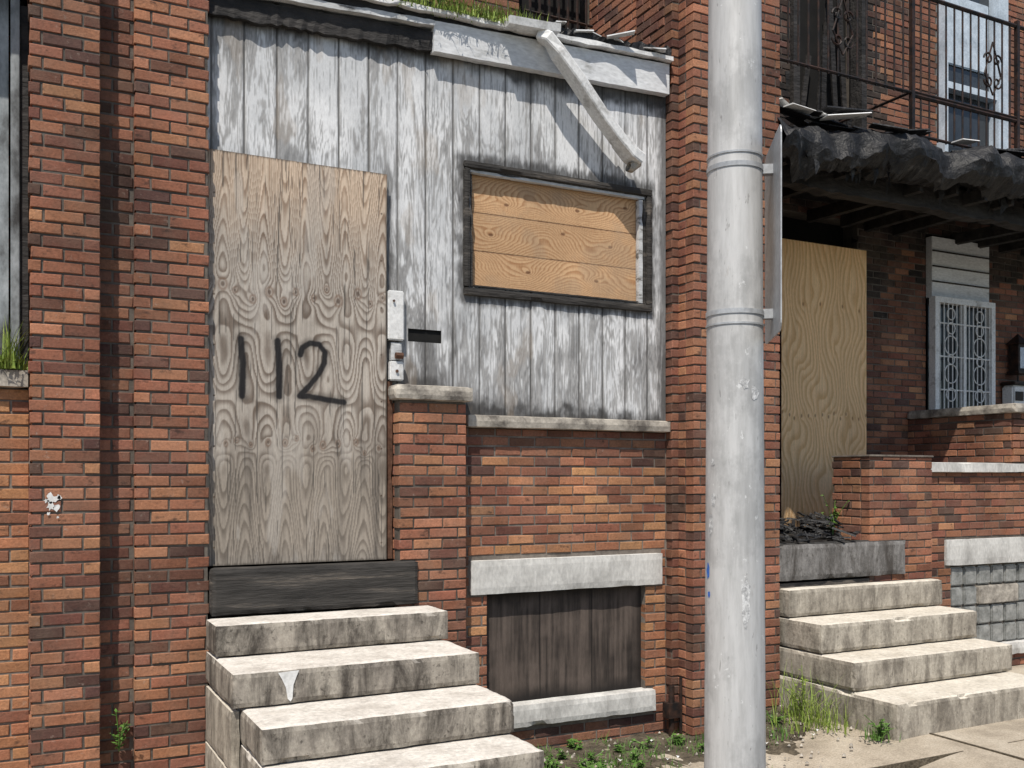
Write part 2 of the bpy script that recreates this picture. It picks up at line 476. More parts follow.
B.wall((.097, 0, 0), (0, 1, 0), (-1, 0, 0), .6, 1.2, 4.9, 6.6)
B.make('brick_facing', H)
a = Acc()
i = .007
a.box(.097 + i, .436, -.20 + i, .6, -.3, 6.6); a.box(.43, .63, -.06 + i, .6, -.3, 6.6); a.box(.627 + i, 1.032 - i, -.10 + i, .59, -.3, 6.6)
a.box(4.37 + i, 4.44, -.07 + i, .4, -.3, 6.6); a.box(4.43 + i, 5.25 - i, -.25 + i, 1.19, -.3, 6.6)
a.box(2.2 + i, 2.67 - i, -.12 + i, .24, -.3, 2.31)
a.box(.4, 4.43, 1.2 + i, 1.5, 4.8, 5.55); a.box(.4, 1.6, 1.2 + i, 1.5, 5.55, 8); a.box(2.6, 3.75, 1.2 + i, 1.5, 5.55, 8)
a.box(3.75, 5.3, 1.2 + i, 1.5, 7.2, 8)
a.make('pier_mortar', M['mortar'], H)
a = Acc()
a.box(2.66, 2.88, i, .2, -.3, 2.15); a.box(4.18, 4.40, i, .2, -.3, 2.15)
a.box(2.88, 4.18, i, .2, 1.24, 2.15); a.box(2.88, 4.18, i, .2, -.3, .12)
a.make('wall_mortar', M['mortar2'], H)
box('upper_window', 3.7, 4.42, 1.32, 1.36, 5.5, 7.3, M['black'], H)
box('upper_window_b', 1.6, 2.6, 1.32, 1.36, 5.6, 7.3, M['glass'], H)
a = Acc()
for k in range(7): a.tube([(3.80 + k * .09, 1.1, 5.5), (3.80 + k * .09, 1.1, 7.2)], .012)
a.tube([(3.75, 1.1, 5.65), (4.4, 1.1, 5.65)], .012); a.tube([(3.75, 1.1, 6.3), (4.4, 1.1, 6.3)], .012)
a.make('window_bars', M['iron'], H)
box('house_body', .1, 5.24, 1.51, 9, -.3, 7.9, M['mortar'], H, bev=0)
box('interior_dark', 1.0, 4.4, .24, .30, -.3, 4.7, M['black'], H, bev=0)
box('pedestal_cap', 2.16, 2.705, -.165, .0, 2.312, 2.41, M['cap'], H, bev=.004, rough=.006, cuts=.03)
box('wall_sill', 2.705, 4.36, -.075, .02, 2.152, 2.238, M['cap'], H, bev=.004, rough=.005, cuts=.03)
box('basement_lintel', 2.75, 4.32, -.025, .1, 1.022, 1.258, M['lintel'], H, bev=.003, rough=.003, cuts=.04)
box('basement_sill', 2.845, 4.245, -.05, .1, .095, .258, M['lintel'], H, bev=.004, rough=.006, cuts=.04)

def c_base(X, Z):
    g = fbm(X * 45, Z * 2.5, 40); n = fbm(X * 3, Z * 4, 44)
    c = lerp(A(.022, .018, .016), A(.12, .095, .08), ss(.3, .8, g * .6 + n * .5))
    for xx in (3.32, 3.75):
        c = lerp(c, A(.012, .01, .009), 1 - ss(.002, .007, np.abs(X - xx - .01 * (fbm(X * 0, Z * 3, 3) - .5))))
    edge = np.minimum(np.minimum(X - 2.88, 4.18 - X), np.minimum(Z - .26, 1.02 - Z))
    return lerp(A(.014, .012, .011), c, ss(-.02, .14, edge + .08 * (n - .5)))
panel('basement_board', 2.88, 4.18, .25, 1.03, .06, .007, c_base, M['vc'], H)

# white vertical panelling
GRV = [1.06 + .196 * k for k in range(18)]
def gd(X):
    d = np.full(X.shape, 9.)
    for g in GRV: d = np.minimum(d, np.abs(X - g))
    return d
def c_white(X, Z):
    bi = np.floor((X - 1.06) / .196).astype(int)
    br = np.random.RandomState(5).rand(40)[bi % 40]
    br2 = np.random.RandomState(6).rand(40)[bi % 40]
    xc = (X - 1.06) - bi * .196 - .098 + .09 * (br2 - .5)
    F_ = Z * .10 * np.where(br > .5, 1, -1) + 7.0 * xc * xc * (.4 + br) + .16 * fbm(X * 7 + br * 50, Z * .9, 60) + br * 5
    ring = .5 + .5 * np.sin(2 * np.pi * F_ / .019)
    streak = fbm(X * 110, Z * 3.0 + br * 9, 70)
    big = fbm(X * 1.8, Z * 1.3, 80)
    mid = fbm(X * 11, Z * 3.2, 85)
    patchn = fbm(X * 26, Z * 9, 87)
    loc = .12 * ss(3.2, 2.4, Z) + .06 * ss(2.7, 2.0, X) + .05 * ss(4.3, 4.58, Z) + .09 * (br2 - .5)
    wear = .32 * big + .28 * streak + .085 * ring + .26 * mid + .14 * patchn + loc - .025
    peel = ss(.555, .64, wear)
    paint = lerp(A(.58, .59, .60), A(.74, .745, .75), ss(.3, .7, fbm(X * 6, Z * 3, 90)))
    paint = paint * (.92 + .12 * br)[..., None]
    wood = lerp(A(.13, .128, .125), A(.34, .335, .33), ss(.25, .7, streak * .65 + ring * .3))
    c = lerp(paint, wood, peel * .85)
    c = c * (1 - .45 * ss(.60, .70, fbm(X * 170, Z * 5, 97)) * (1 - peel))[..., None]
    c = c * (1 - .18 * ss(.82, 1.0, ring) * ss(.42, .6, big))[..., None]
    g = gd(X)
    c = lerp(c, A(.06, .058, .055), (1 - ss(.003, .008, g)) * .9)
    c = lerp(c, A(.20, .195, .19), (1 - ss(.006, .022, g)) * .5 * ss(.4, .6, fbm(X * 5, Z * 9, 51)))
    sn = fbm(X * 9, Z * 9, 33); sn2 = fbm(X * 40, Z * 14, 35)
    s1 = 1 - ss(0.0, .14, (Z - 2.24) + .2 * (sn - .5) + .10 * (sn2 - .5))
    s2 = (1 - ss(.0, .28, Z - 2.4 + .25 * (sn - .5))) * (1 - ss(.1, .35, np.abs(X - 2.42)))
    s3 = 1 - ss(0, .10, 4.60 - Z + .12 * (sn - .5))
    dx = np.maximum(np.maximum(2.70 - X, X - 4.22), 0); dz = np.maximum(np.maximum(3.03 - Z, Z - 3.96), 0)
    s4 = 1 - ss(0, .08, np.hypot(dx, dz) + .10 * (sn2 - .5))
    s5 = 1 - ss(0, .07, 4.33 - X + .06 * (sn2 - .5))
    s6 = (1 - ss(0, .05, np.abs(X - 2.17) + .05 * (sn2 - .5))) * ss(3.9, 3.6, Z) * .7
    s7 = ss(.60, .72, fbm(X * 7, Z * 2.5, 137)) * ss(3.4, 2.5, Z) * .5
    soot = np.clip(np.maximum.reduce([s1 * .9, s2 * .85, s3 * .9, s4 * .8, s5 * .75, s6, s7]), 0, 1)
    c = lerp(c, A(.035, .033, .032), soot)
    rust = ss(.66, .74, fbm(X * 6, Z * 2, 131)) * .25
    return lerp(c, A(.33, .26, .19), rust)
def d_white(X, Z):
    return .006 * (1 - ss(.002, .007, gd(X))) - .002 * fbm(X * 4, Z * 3, 9)
panel('white_panelling', 1.0, 4.36, 2.2, 4.72, 0, .006, c_white, M['vc'], H,
      holes=[(2.76, 4.16, 3.10, 3.89), (2.31, 2.545, 2.705, 2.79)], disp=d_white)
box('wall_backing', 2.15, 2.75, .03, .2, 2.2, 4.7, M['black'], H, bev=0)
box('wall_backing_b', 4.17, 4.36, .03, .2, 2.2, 4.7, M['black'], H, bev=0)

def c_win(X, Z):
    row = np.where(Z > 3.62, 0, np.where(Z > 3.36, 1, 2))
    sh = np.array([0.0, 3.7, 9.1])[row]
    zc = np.array([3.76, 3.47, 3.26])[row]
    zz0 = Z - zc
    F_ = 1.6 * zz0 * np.abs(zz0) * 4 + .30 * zz0 + .11 * np.cos(2 * np.pi * (X + sh) / .95 + 1.4 * fbm(X * 1.4 + sh, Z * 3, 11)) + .09 * fbm(X * 2.2 + sh, Z * 7, 12)
    kn = np.zeros(X.shape)
    for (kx, kz) in ((3.05, 3.70), (3.62, 3.73), (3.9, 3.5), (3.22, 3.25), (3.78, 3.24), (2.93, 3.48), (3.5, 3.55), (4.03, 3.8)):
        d = np.hypot((X - kx) / 1.8, Z - kz); F_ = F_ + .06 * np.exp(-(d / .035) ** 2); kn = np.maximum(kn, 1 - ss(.007, .014, d))
    ph = (F_ / .026) % 1.0
    ring = ss(.25, .92, ph) * (1 - ss(.92, 1.0, ph))
    f = fbm(X * 6, Z * 130, 21)
    t = np.clip(ring * .75 + .35 * (f - .3), 0, 1)
    c = lerp(A(.60, .39, .22), A(.35, .175, .08), t)
    c = c * np.array([1.04, .94, 1.03])[row][..., None]
    c = lerp(c, A(.12, .05, .025), kn * .8)
    for zz in (3.62, 3.36):
        c = lerp(c, A(.06, .03, .018), 1 - ss(.002, .006, np.abs(Z - zz)))
    gr = ss(.5, .7, fbm(X * 4, Z * 5, 27)) * .35
    c = lerp(c, A(.34, .25, .17), gr)
    return c * (.82 + .34 * fbm(X * 3, Z * 3, 25))[..., None]
panel('window_plywood', 2.76, 4.16, 3.10, 3.89, .045, .005, c_win, M['vc'], H)
WF = empty('window_frame'); WF.parent = H
y0 = -.03
for nm, x0, x1, z0, z1, mt in (('frame_top', 2.70, 4.225, 3.895, 3.945, 'char_grey'), ('frame_bottom', 2.70, 4.225, 3.04, 3.095, 'char_grey'),
                           ('frame_left', 2.70, 2.745, 3.095, 3.895, 'char_grey'), ('frame_right', 4.175, 4.225, 3.095, 3.895, 'char_grey')):
    box(nm, x0, x1, y0, .02, z0, z1, M[mt], WF, bev=.002, rough=.006, cuts=.02)
box('inner_top', 2.75, 4.17, -.008, .04, 3.868, 3.893, M['whitewood'], WF, bev=.002, rough=.004, cuts=.02)
box('inner_left', 2.748, 2.775, -.008, .04, 3.10, 3.864, M['char_grey'], WF, bev=.002, rough=.004, cuts=.02)
box('inner_right', 4.115, 4.150, -.012, .04, 3.10, 3.864, M['whitewood'], WF, bev=.002, rough=.003, cuts=.02)
box('inner_right_dark', 4.152, 4.173, -.012, .04, 3.10, 3.864, M['char_grey'], WF, bev=.002, rough=.003, cuts=.02)
box('inner_bottom', 2.78, 4.11, -.012, .04, 3.10, 3.118, M['char_grey'], WF, bev=.002, rough=.004, cuts=.02)

box('mail_slot', 2.30, 2.555, .012, .03, 2.70, 2.80, M['black'], H, bev=0)
box('hinge_cover', 2.155, 2.265, -.05, -.002, 2.70, 3.02, M['white'], H, bev=.008)
box('lock_plate', 2.165, 2.26, -.055, -.002, 2.44, 2.565, M['white'], H, bev=.008)
box('jamb_scrap', 2.175, 2.255, -.04, -.002, 2.57, 2.69, M['whitewood'], H, bev=.003, rough=.004, cuts=.02)
a = Acc(); a.tube([(2.2, -.06, 2.60), (2.25, -.06, 2.60)], .02, 8); a.tube([(2.19, -.056, 2.95), (2.19, -.064, 2.95)], .008, 8); a.tube([(2.21, -.058, 2.50), (2.21, -.066, 2.50)], .01, 8)
a.make('hasp_hardware', M['rust'], H)
box('rusty_jamb', 2.15, 2.196, -.03, .1, 1.29, 2.44, M['rust'], H, bev=.003, rough=.004, cuts=.04)

# plywood door board with 112
ONE = [(1.226, 2.645), (1.238, 2.50), (1.232, 2.305)]
ONE2 = [(1.446, 2.645), (1.456, 2.5), (1.456, 2.31)]
TWO = [(1.585, 2.570), (1.600, 2.615), (1.645, 2.645), (1.705, 2.640), (1.742, 2.595), (1.738, 2.53), (1.70, 2.455), (1.640, 2.38), (1.580, 2.315), (1.645, 2.316), (1.745, 2.300), (1.862, 2.288)]
def c_door(X, Z):
    p = .25
    wob = .22 * (fbm(X * 2.2, Z * 1.3, 101) - .5)
    xx = (X - 1.0) / p + wob
    ci = np.floor(xx).astype(int); cj = np.random.RandomState(4).rand(20)[ci % 20]
    ph = 2 * np.pi * xx
    r0, r1 = 2.965, 2.045
    cs = np.cos(ph) * (.75 + .5 * fbm(X * 3, Z * 2, 99))
    up = ss(r0 - .05, r0 + .15, Z); lo = ss(r1 + .03, r1 - .2, Z); mid_ = 1 - up - lo
    Am = up * .10 + mid_ * .055 * np.cos((Z - r1) / (r0 - r1) * 2 * np.pi) - lo * .075
    F_ = Z * .19 + Am * cs + .10 * fbm(X * 2.6, Z * 1.7, 103) + .014 * fbm(X * 9, Z * 5, 107)
    kn = np.zeros(X.shape); kr = np.zeros(X.shape)
    rs = np.random.RandomState(3)
    for zr in (r0, r1):
        for k in range(14):
            kx = 1.0 + p * (k * .36 + .12 + rs.uniform(-.10, .10)); kz = zr + rs.uniform(-.05, .04) - .03 * (k % 2)
            sz = rs.uniform(.7, 1.45) * (1 if zr > 2.5 else .7)
            d = np.hypot((X - kx) * 1.15, (Z - kz) * .8) / sz
            F_ = F_ + .05 * np.exp(-(d / .038) ** 2)
            kn = np.maximum(kn, 1 - ss(.006, .013, d)); kr = np.maximum(kr, np.exp(-((d - .019) / .006) ** 2))
    q = (F_ / .0275) % 1.0
    ring2 = ss(.25, .86, q) * (1 - ss(.90, 1.0, q))
    fine = fbm(X * 150, Z * 4, 111)
    big = fbm(X * 2.5, Z * 1.5, 113); bl = fbm(X * 6, Z * 3, 115)
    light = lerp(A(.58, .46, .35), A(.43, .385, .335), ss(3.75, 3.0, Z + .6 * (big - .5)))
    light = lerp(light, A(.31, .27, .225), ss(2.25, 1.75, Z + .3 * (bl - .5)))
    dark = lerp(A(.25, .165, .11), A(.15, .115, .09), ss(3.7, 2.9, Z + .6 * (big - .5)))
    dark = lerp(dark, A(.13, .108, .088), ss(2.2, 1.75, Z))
    stren = np.where(Z > r1, .95, .75) * (.6 + .6 * bl)
    c = lerp(light, dark, np.clip(ring2 * stren, 0, 1))
    c = c * (.74 + .50 * fine)[..., None]
    c = c * (.78 + .44 * big)[..., None]
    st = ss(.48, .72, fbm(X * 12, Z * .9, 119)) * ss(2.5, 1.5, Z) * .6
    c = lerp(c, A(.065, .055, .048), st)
    lw = ss(.62, .72, fbm(X * 9, Z * 2, 141)) * .3
    c = lerp(c, A(.50, .47, .43), lw)
    c = lerp(c, A(.17, .105, .07), kr * .65); c = lerp(c, A(.085, .055, .04), kn * .8)
    c = lerp(c, A(.05, .045, .04), ss(.69, .73, fbm(X * 120, Z * 2.2, 121)) * .7)
    e = np.minimum(np.minimum(X - 1.0, 2.145 - X), np.minimum(Z - 1.292, 3.755 - Z))
    c = lerp(A(.10, .085, .07), c, ss(-.006, .018, e + .02 * (fine - .5)))
    for zz in np.arange(1.4, 3.7, .3):
        for x_ in (1.07, 2.11):
            c = lerp(c, A(.07, .045, .03), 1 - ss(.003, .008, np.hypot(X - x_, Z - zz)))
    n = .008 * (fbm(X * 30, Z * 30, 125) - .5)
    s = np.zeros(X.shape)
    for qq, wd in ((ONE, .0245), (ONE2, .0235), (TWO, .0215)):
        d = segd(X, Z, qq) + n
        s = np.maximum(s, 1 - ss(wd - .010, wd + .006, d)); s = np.maximum(s, .35 * (1 - ss(wd, wd + .03, d)))
    return lerp(c, A(.010, .010, .012), np.clip(s * (.92 + .1 * fine), 0, .98))
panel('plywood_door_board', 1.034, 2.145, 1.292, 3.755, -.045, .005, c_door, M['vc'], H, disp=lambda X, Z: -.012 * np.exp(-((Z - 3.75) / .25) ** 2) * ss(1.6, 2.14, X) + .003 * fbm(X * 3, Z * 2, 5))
box('plywood_backing', 1.034, 2.143, -.040, -.022, 1.294, 3.753, M['char_grey'], H, bev=0)
box('timber_threshold', 1.034, 2.33, -.15, -.05, 1.002, 1.285, M['char_grey'], H, bev=.006, rough=.008, cuts=.03)
box('timber_fill', 1.034, 2.2, -.05, .24, -.2, 1.27, M['black'], H, bev=0)

def beam(name, p0, p1, dy, hz, mat, parent, n=40, rough=.006, hz1=None):
    V, F = [], []
    hz1 = hz1 or hz
    for k in range(n + 1):
        t = k / n
        x = p0[0] + (p1[0] - p0[0]) * t; y = p0[1] + (p1[1] - p0[1]) * t; z = p0[2] + (p1[2] - p0[2]) * t
        h = hz + (hz1 - hz) * t
        q = Vector((x * 7, z, dy * 9 + hz * 5))
        r1 = rough * noise.noise(q) + rough * noise.noise(q * 4); r2 = rough * noise.noise(q + Vector((9, 9, 9))) + rough * noise.noise(q * 5)
        V += [(x, y + r1 * .5, z + r1), (x, y + dy, z + r1), (x, y + dy, z + h + r2), (x, y + r2 * .5, z + h + r2)]
    for k in range(n):
        for j in range(4):
            F.append((k * 4 + j, k * 4 + (j + 1) % 4, (k + 1) * 4 + (j + 1) % 4, (k + 1) * 4 + j))
    F += [(0, 3, 2, 1), (4 * n, 4 * n + 1, 4 * n + 2, 4 * n + 3)]
    F = [f[::-1] for f in F]
    return mk(name, V, F, mat, parent)
beam('charred_beam', (1.04, -.05, 4.545), (2.50, -.05, 4.61), .04, .13, M['char'], H, rough=.018)
beam('fascia_board', (2.46, -.075, 4.60), (4.34, -.075, 4.655), .065, .20, M['board'], H, rough=.004, hz1=.22)
beam('cornice_strip', (1.04, -.09, 4.685), (2.46, -.09, 4.76), .09, .035, M['whitewood'], H, rough=.008)
beam('charred_upper_beam', (1.04, -.08, 4.725), (2.46, -.08, 4.80), .08, .12, M['char'], H, rough=.02)
beam('roof_edge_flashing', (1.4, -.12, 4.80), (4.345, -.12, 4.885), .12, .03, M['white'], H, rough=.012)
beam('roof_edge_debris', (3.3, -.10, 4.89), (4.34, -.10, 4.93), .25, .05, M['tar'], H, rough=.03)
mk('porch_roof', [(1.0, -.06, 4.83), (4.36, -.06, 4.90), (4.36, 1.2, 5.2), (1.0, 1.2, 5.2), (1.0, -.06, 4.76), (4.36, -.06, 4.84), (4.36, 1.2, 5.1), (1.0, 1.2, 5.1)],
   [(0, 1, 2, 3), (4, 7, 6, 5), (0, 4, 5, 1), (0, 3, 7, 4), (1, 5, 6, 2)], M['tar'], H)
a = Acc()
rq = random.Random(77)
for k in range(16):
    x = rq.uniform(3.35, 4.2); y = rq.uniform(-.12, .2); z = 4.93 + rq.uniform(0, .04); l = rq.uniform(.06, .2); an = rq.uniform(-.6, .6)
    a.add(*sweep([(x, y, z), (min(4.33, x + l * math.cos(an)), y + l * math.sin(an), z + rq.uniform(-.02, .04))], [(-.03, -.005), (.03, -.005), (.025, .005), (-.03, .005)]))
a.make('loose_roof_scraps', M['whitewood'], H)

DS = empty('broken_downspout')
rect = [(-.054, -.036), (.054, -.036), (.060, -.026), (.060, .026), (.054, .036), (-.054, .036), (-.060, .026), (-.060, -.026)]
V, F = sweep([(3.22, -.12, 4.84), (3.27, -.16, 4.81), (3.34, -.17, 4.72), (3.5, -.165, 4.56), (3.69, -.15, 4.365), (3.90, -.14, 4.17)], rect, closed_ends=False)
mk('pipe', V, F, M['white'], DS)
V, F = sweep([(3.86, -.14, 4.215), (3.95, -.14, 4.13), (4.02, -.13, 4.10)], [(x * 1.15, y * 1.15) for x, y in rect], closed_ends=False)
mk('elbow', V, F, M['white'], DS)
V, F = sweep([(4.01, -.135, 4.11), (4.01, -.135, 4.075), (3.965, -.13, 4.04), (3.94, -.13, 4.045)], circ(.036, 12), closed_ends=False)
mk('crumpled_outlet', V, F, M['cap'], DS)
V, F = sweep([(2.95, -.15, 4.865), (3.22, -.15, 4.88), (3.34, -.15, 4.89)], [(-.05, -.03), (.05, -.03), (.06, .02), (-.06, .02)])
mk('gutter_stub', V, F, M['white'], DS)

# ------------------------------------------------------------------ steps
def steps(name, x0, x1, tops, fronts, yb, mat, skew=()):
    E = empty(name)
    for k, (t, f) in enumerate(zip(tops, fronts)):
        bot = tops[k + 1] if k + 1 < len(tops) else -.3
        xl = x0 + (skew[k] if k < len(skew) else 0)
        box('tread_%d' % (k + 1), xl, x1 + random.uniform(-.006, .006), f, yb, bot + .004, t, mat, E, bev=.005, rough=.007, cuts=.028)
    return E
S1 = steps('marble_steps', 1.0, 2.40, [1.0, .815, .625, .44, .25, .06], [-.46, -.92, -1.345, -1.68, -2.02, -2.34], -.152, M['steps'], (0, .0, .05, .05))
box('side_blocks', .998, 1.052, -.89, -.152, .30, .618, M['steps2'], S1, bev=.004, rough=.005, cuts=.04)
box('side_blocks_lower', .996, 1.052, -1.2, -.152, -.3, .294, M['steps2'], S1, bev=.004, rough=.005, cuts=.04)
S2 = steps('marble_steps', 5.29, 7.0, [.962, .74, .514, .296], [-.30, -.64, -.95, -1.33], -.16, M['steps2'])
V = [(1.235, -.9255, .80), (1.345, -.9255, .805), (1.33, -.9255, .77), (1.315, -.9255, .73), (1.31, -.9255, .66), (1.30, -.9255, .645), (1.285, -.9255, .66), (1.275, -.9255, .72), (1.255, -.9255, .765)]
mk('paint_drip', V, [tuple(range(9))], M['paper'], S1)

# ------------------------------------------------------------------ RIGHT HOUSE
R = empty('brick_row_house')
B = Bricks()
def sootf(x, z):
    t = (z - 3.1) / 1.0 + random.uniform(-.35, .35) + (.5 if 6.3 < x < 8.0 else 0) * (z > 3)
    if t > .9: return PALB
    if t > .35: return PALD
    return None
def sootu(x, z):
    dd = min(abs(x - 6.7), abs(x - 7.66)) if not 6.7 < x < 7.66 else 0
    if dd < .25 + random.uniform(-.15, .15): return PALB
    return PALD if random.random() < .4 else None
B.pier(6.34, 7.085, -.12, .3, -.2, 1.995, off=.1)
B.wall((0, 0, 0), (1, 0, 0), (0, -1, 0), 7.09, 11.5, -.2, 1.865, holes=[(7.39, 9.25, 1.03, 1.272), (7.47, 9.15, .3, 1.04), (7.42, 9.2, .18, .3)])
B.wall((0, 1.2, 0), (1, 0, 0), (0, -1, 0), 5.25, 12.5, 1.28, 4.65, holes=[(6.5, 7.6, 1.2, 4.4), (8.58, 9.52, 2.1, 4.38)], pal=PAL, palf=sootf)
B.wall((0, 1.2, 0), (1, 0, 0), (0, -1, 0), 5.25, 12.5, 4.65, 8, holes=[(6.72, 7.66, 4.6, 7.2), (8.75, 9.75, 4.6, 7.2)], pal=PAL, palf=sootu)
B.wall((8.31, 0, 0), (0, 1, 0), (-1, 0, 0), .02, 1.2, 1.28, 2.425, pal=PAL)
B.wall((0, .0, 0), (1, 0, 0), (0, -1, 0), 8.32, 8.52, 1.97, 2.425, pal=PAL)
B.make('brick_facing', R)
a = Acc()
a.box(6.34 + i, 7.085 - i, -.12 + i, .29, -.3, 1.99)
a.box(7.08, 7.47, i, .2, -.3, 1.86); a.box(9.15, 11.5, i, .2, -.3, 1.86); a.box(7.47, 9.15, i, .2, 1.2, 1.86); a.box(7.47, 9.15, i, .2, -.3, .2)
a.box(5.25, 6.5, 1.2 + i, 1.5, 1.2, 4.6); a.box(7.6, 8.58, 1.2 + i, 1.5, 1.2, 4.6); a.box(9.52, 12.5, 1.2 + i, 1.5, 1.2, 4.6)
a.box(8.58, 9.52, 1.2 + i, 1.5, 1.2, 2.1); a.box(6.5, 9.52, 1.2 + i, 1.5, 4.4, 4.6)
a.box(5.25, 6.72, 1.2 + i, 1.5, 4.6, 8); a.box(7.66, 8.75, 1.2 + i, 1.5, 4.6, 8); a.box(9.75, 12.5, 1.2 + i, 1.5, 4.6, 8); a.box(6.72, 9.75, 1.2 + i, 1.5, 7.2, 8)
a.box(8.31 + i, 8.52, .02 + i, 1.2, 1.28, 2.42)
a.make('mortar_core', M['mortar'], R)
box('house_body', 5.26, 12.5, 1.6, 9, -.3, 7.9, M['black'], R, bev=0)
box('pedestal_top', 6.33, 7.095, -.13, .3, 1.995, 2.012, M['mortar2'], R, bev=.004)
box('wall_cap', 7.10, 11.5, -.05, .22, 1.867, 1.958, M['lintel'], R, bev=.004, rough=.005, cuts=.05)
box('partition_cap', 8.27, 8.56, -.06, 1.19, 2.427, 2.515, M['cap'], R, bev=.004, rough=.005, cuts=.04)
box('basement_lintel', 7.39, 9.25, -.02, .1, 1.032, 1.27, M['lintel'], R, bev=.003, rough=.003, cuts=.05)
box('basement_sill', 7.42, 9.2, -.04, .1, .182, .298, M['lintel'], R, bev=.003, rough=.003, cuts=.05)
GB = empty('glass_block_window'); GB.parent = R
box('mortar_grid', 7.47, 9.15, .05, .1, .3, 1.03, M['mortar2'], GB, bev=0)
bw = .182
for ix in range(9):
    for iz in range(4):
        x0 = 7.485 + ix * (bw + .003); z0 = .305 + iz * .181
        if ix in (2, 3, 4) and iz == 2: continue
        box('block_%d_%d' % (ix, iz), x0, x0 + bw - .014, .015, .06, z0, z0 + .167, M['glassblock'], GB, bev=.012)
box('vent_frame', 7.485 + 2 * (bw + .003), 7.485 + 5 * (bw + .003) - .014, .0, .06, .667, .834, M['cap'], GB, bev=.008)
box('porch_slab', 5.27, 6.74, -.15, .0, 1.0, 1.30, stonemat('scorched_slab', (.05, .048, .045), (.02, .02, .02), (.27, .26, .25), (.12, .115, .11)), R, bev=.006, rough=.012, cuts=.04)
box('porch_base', 5.27, 6.335, -.12, .1, -.3, .985, M['mortar'], R, bev=0)
box('porch_floor', 5.26, 8.3, .002, 1.2, 1.1, 1.29, M['char'], R, bev=.004, rough=.01, cuts=.1)
a = Acc()
rr = random.Random(4)
for k in range(260):
    x = rr.uniform(5.35, 6.95); y = rr.uniform(-.14, .9); z = 1.30 + rr.uniform(0, .06) * (1 + 1.6 * (y > .1)); l = rr.uniform(.03, .22); th = rr.uniform(.004, .016)
    if x > 6.3 and y < .32: continue
    an = rr.uniform(0, 3.14); dx, dy2 = math.cos(an) * l / 2, math.sin(an) * l / 2
    a.add(*sweep([(x - dx, max(-.15, y - dy2), z), (x + dx, max(-.15, y + dy2), z + rr.uniform(-.02, .07))], [(-th * 1.5, -th / 2), (th * 1.5, -th / 2), (th * 1.2, th / 2), (-th, th / 2)]))
a.make('burnt_debris', M['tar'], R)

def c_rdoor(X, Z):
    wv = .05 * np.sin(Z * 5.2 + 6 * fbm(X * 2, Z * .8, 201)) * np.sin(X * 9) + .03 * np.sin(Z * 8 + 7 * X + 4 * fbm(X * 2, Z, 208))
    F_ = X * .8 + wv + .12 * fbm(X * 3.5, Z * 1.1, 203)
    kn = np.zeros(X.shape); rs = np.random.RandomState(8)
    for zr in (2.42, 3.5):
        for k in range(14):
            kx = 6.5 + .085 * k + rs.uniform(-.02, .02); kz = zr + rs.uniform(-.03, .03)
            if zr > 3 and k % 3: continue
            d = np.hypot(X - kx, (Z - kz) * .55)
            F_ = F_ + .03 * np.exp(-(d / .025) ** 2); kn = np.maximum(kn, 1 - ss(.006, .013, d))
    q = (F_ / .045) % 1.0
    rg = ss(.2, .85, q) * (1 - ss(.88, 1.0, q))
    f = fbm(X * 130, Z * 4, 205); big = fbm(X * 2, Z * 1.3, 207)
    c = lerp(A(.88, .61, .34), A(.64, .37, .16), rg * .75)
    c = c * (.8 + .4 * f)[..., None] * (.86 + .28 * big)[..., None]
    c = lerp(c, A(.25, .12, .06), kn * .75)
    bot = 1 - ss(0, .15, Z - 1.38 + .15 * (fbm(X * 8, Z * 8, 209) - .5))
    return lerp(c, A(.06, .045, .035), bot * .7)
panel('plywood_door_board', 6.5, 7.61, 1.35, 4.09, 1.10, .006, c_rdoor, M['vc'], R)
box('plywood_backing', 6.502, 7.608, 1.105, 1.12, 1.352, 4.088, M['char_grey'], R, bev=0)
box('door_void', 6.4, 7.7, 1.4, 1.45, 1.2, 4.5, M['black'], R, bev=0)
GW = empty('security_grille_window'); GW.parent = R
box('upper_panel', 8.6, 9.5, 1.14, 1.22, 3.72, 4.36, M['board'], GW, bev=.004)
for zz in (3.88, 4.04, 4.2): box('siding_lap', 8.6, 9.5, 1.125, 1.139, zz, zz + .014, M['char_grey'], GW, bev=.002)
box('dark_pane', 8.6, 9.5, 1.19, 1.2, 2.1, 3.72, M['glass'], GW, bev=0)
a = Acc()
a.box(8.58, 8.64, 1.08, 1.16, 2.2, 3.72); a.box(9.46, 9.52, 1.08, 1.16, 2.2, 3.72); a.box(8.64, 9.46, 1.08, 1.16, 3.66, 3.72); a.box(8.64, 9.46, 1.08, 1.16, 2.3, 2.36)
a.box(9.03, 9.07, 1.09, 1.15, 2.36, 3.66)
for k in range(13):
    x = 8.67 + k * .065; a.tube([(x, 1.1, 2.3), (x, 1.1, 3.7)], .006)
for zz in (2.75, 3.1, 3.45): a.tube([(8.6, 1.1, zz), (9.5, 1.1, zz)], .008)
def ring(cx, cz, r, y, th=.0065):
    a.tube([(cx + r * math.cos(t / 14 * 2 * math.pi), y, cz + r * math.sin(t / 14 * 2 * math.pi)) for t in range(15)], th, 5)
for cx in (8.83, 9.28):
    for cz, r in ((2.92, .1), (3.22, .1), (3.07, .05), (3.4, .06), (2.7, .07), (3.55, .06)): ring(cx, cz, r, 1.09)
a.make('grille', M['white'], GW)
LN = empty('wall_lantern')
a = Acc(); a.box(9.86, 9.98, 1.05, 1.17, 3.0, 3.3); a.add([(9.83, 1.02, 3.3), (10.01, 1.02, 3.3), (10.01, 1.19, 3.3), (9.83, 1.19, 3.3), (9.92, 1.1, 3.42)], [(0, 1, 4), (1, 2, 4), (2, 3, 4), (3, 0, 4), (0, 3, 2, 1)])
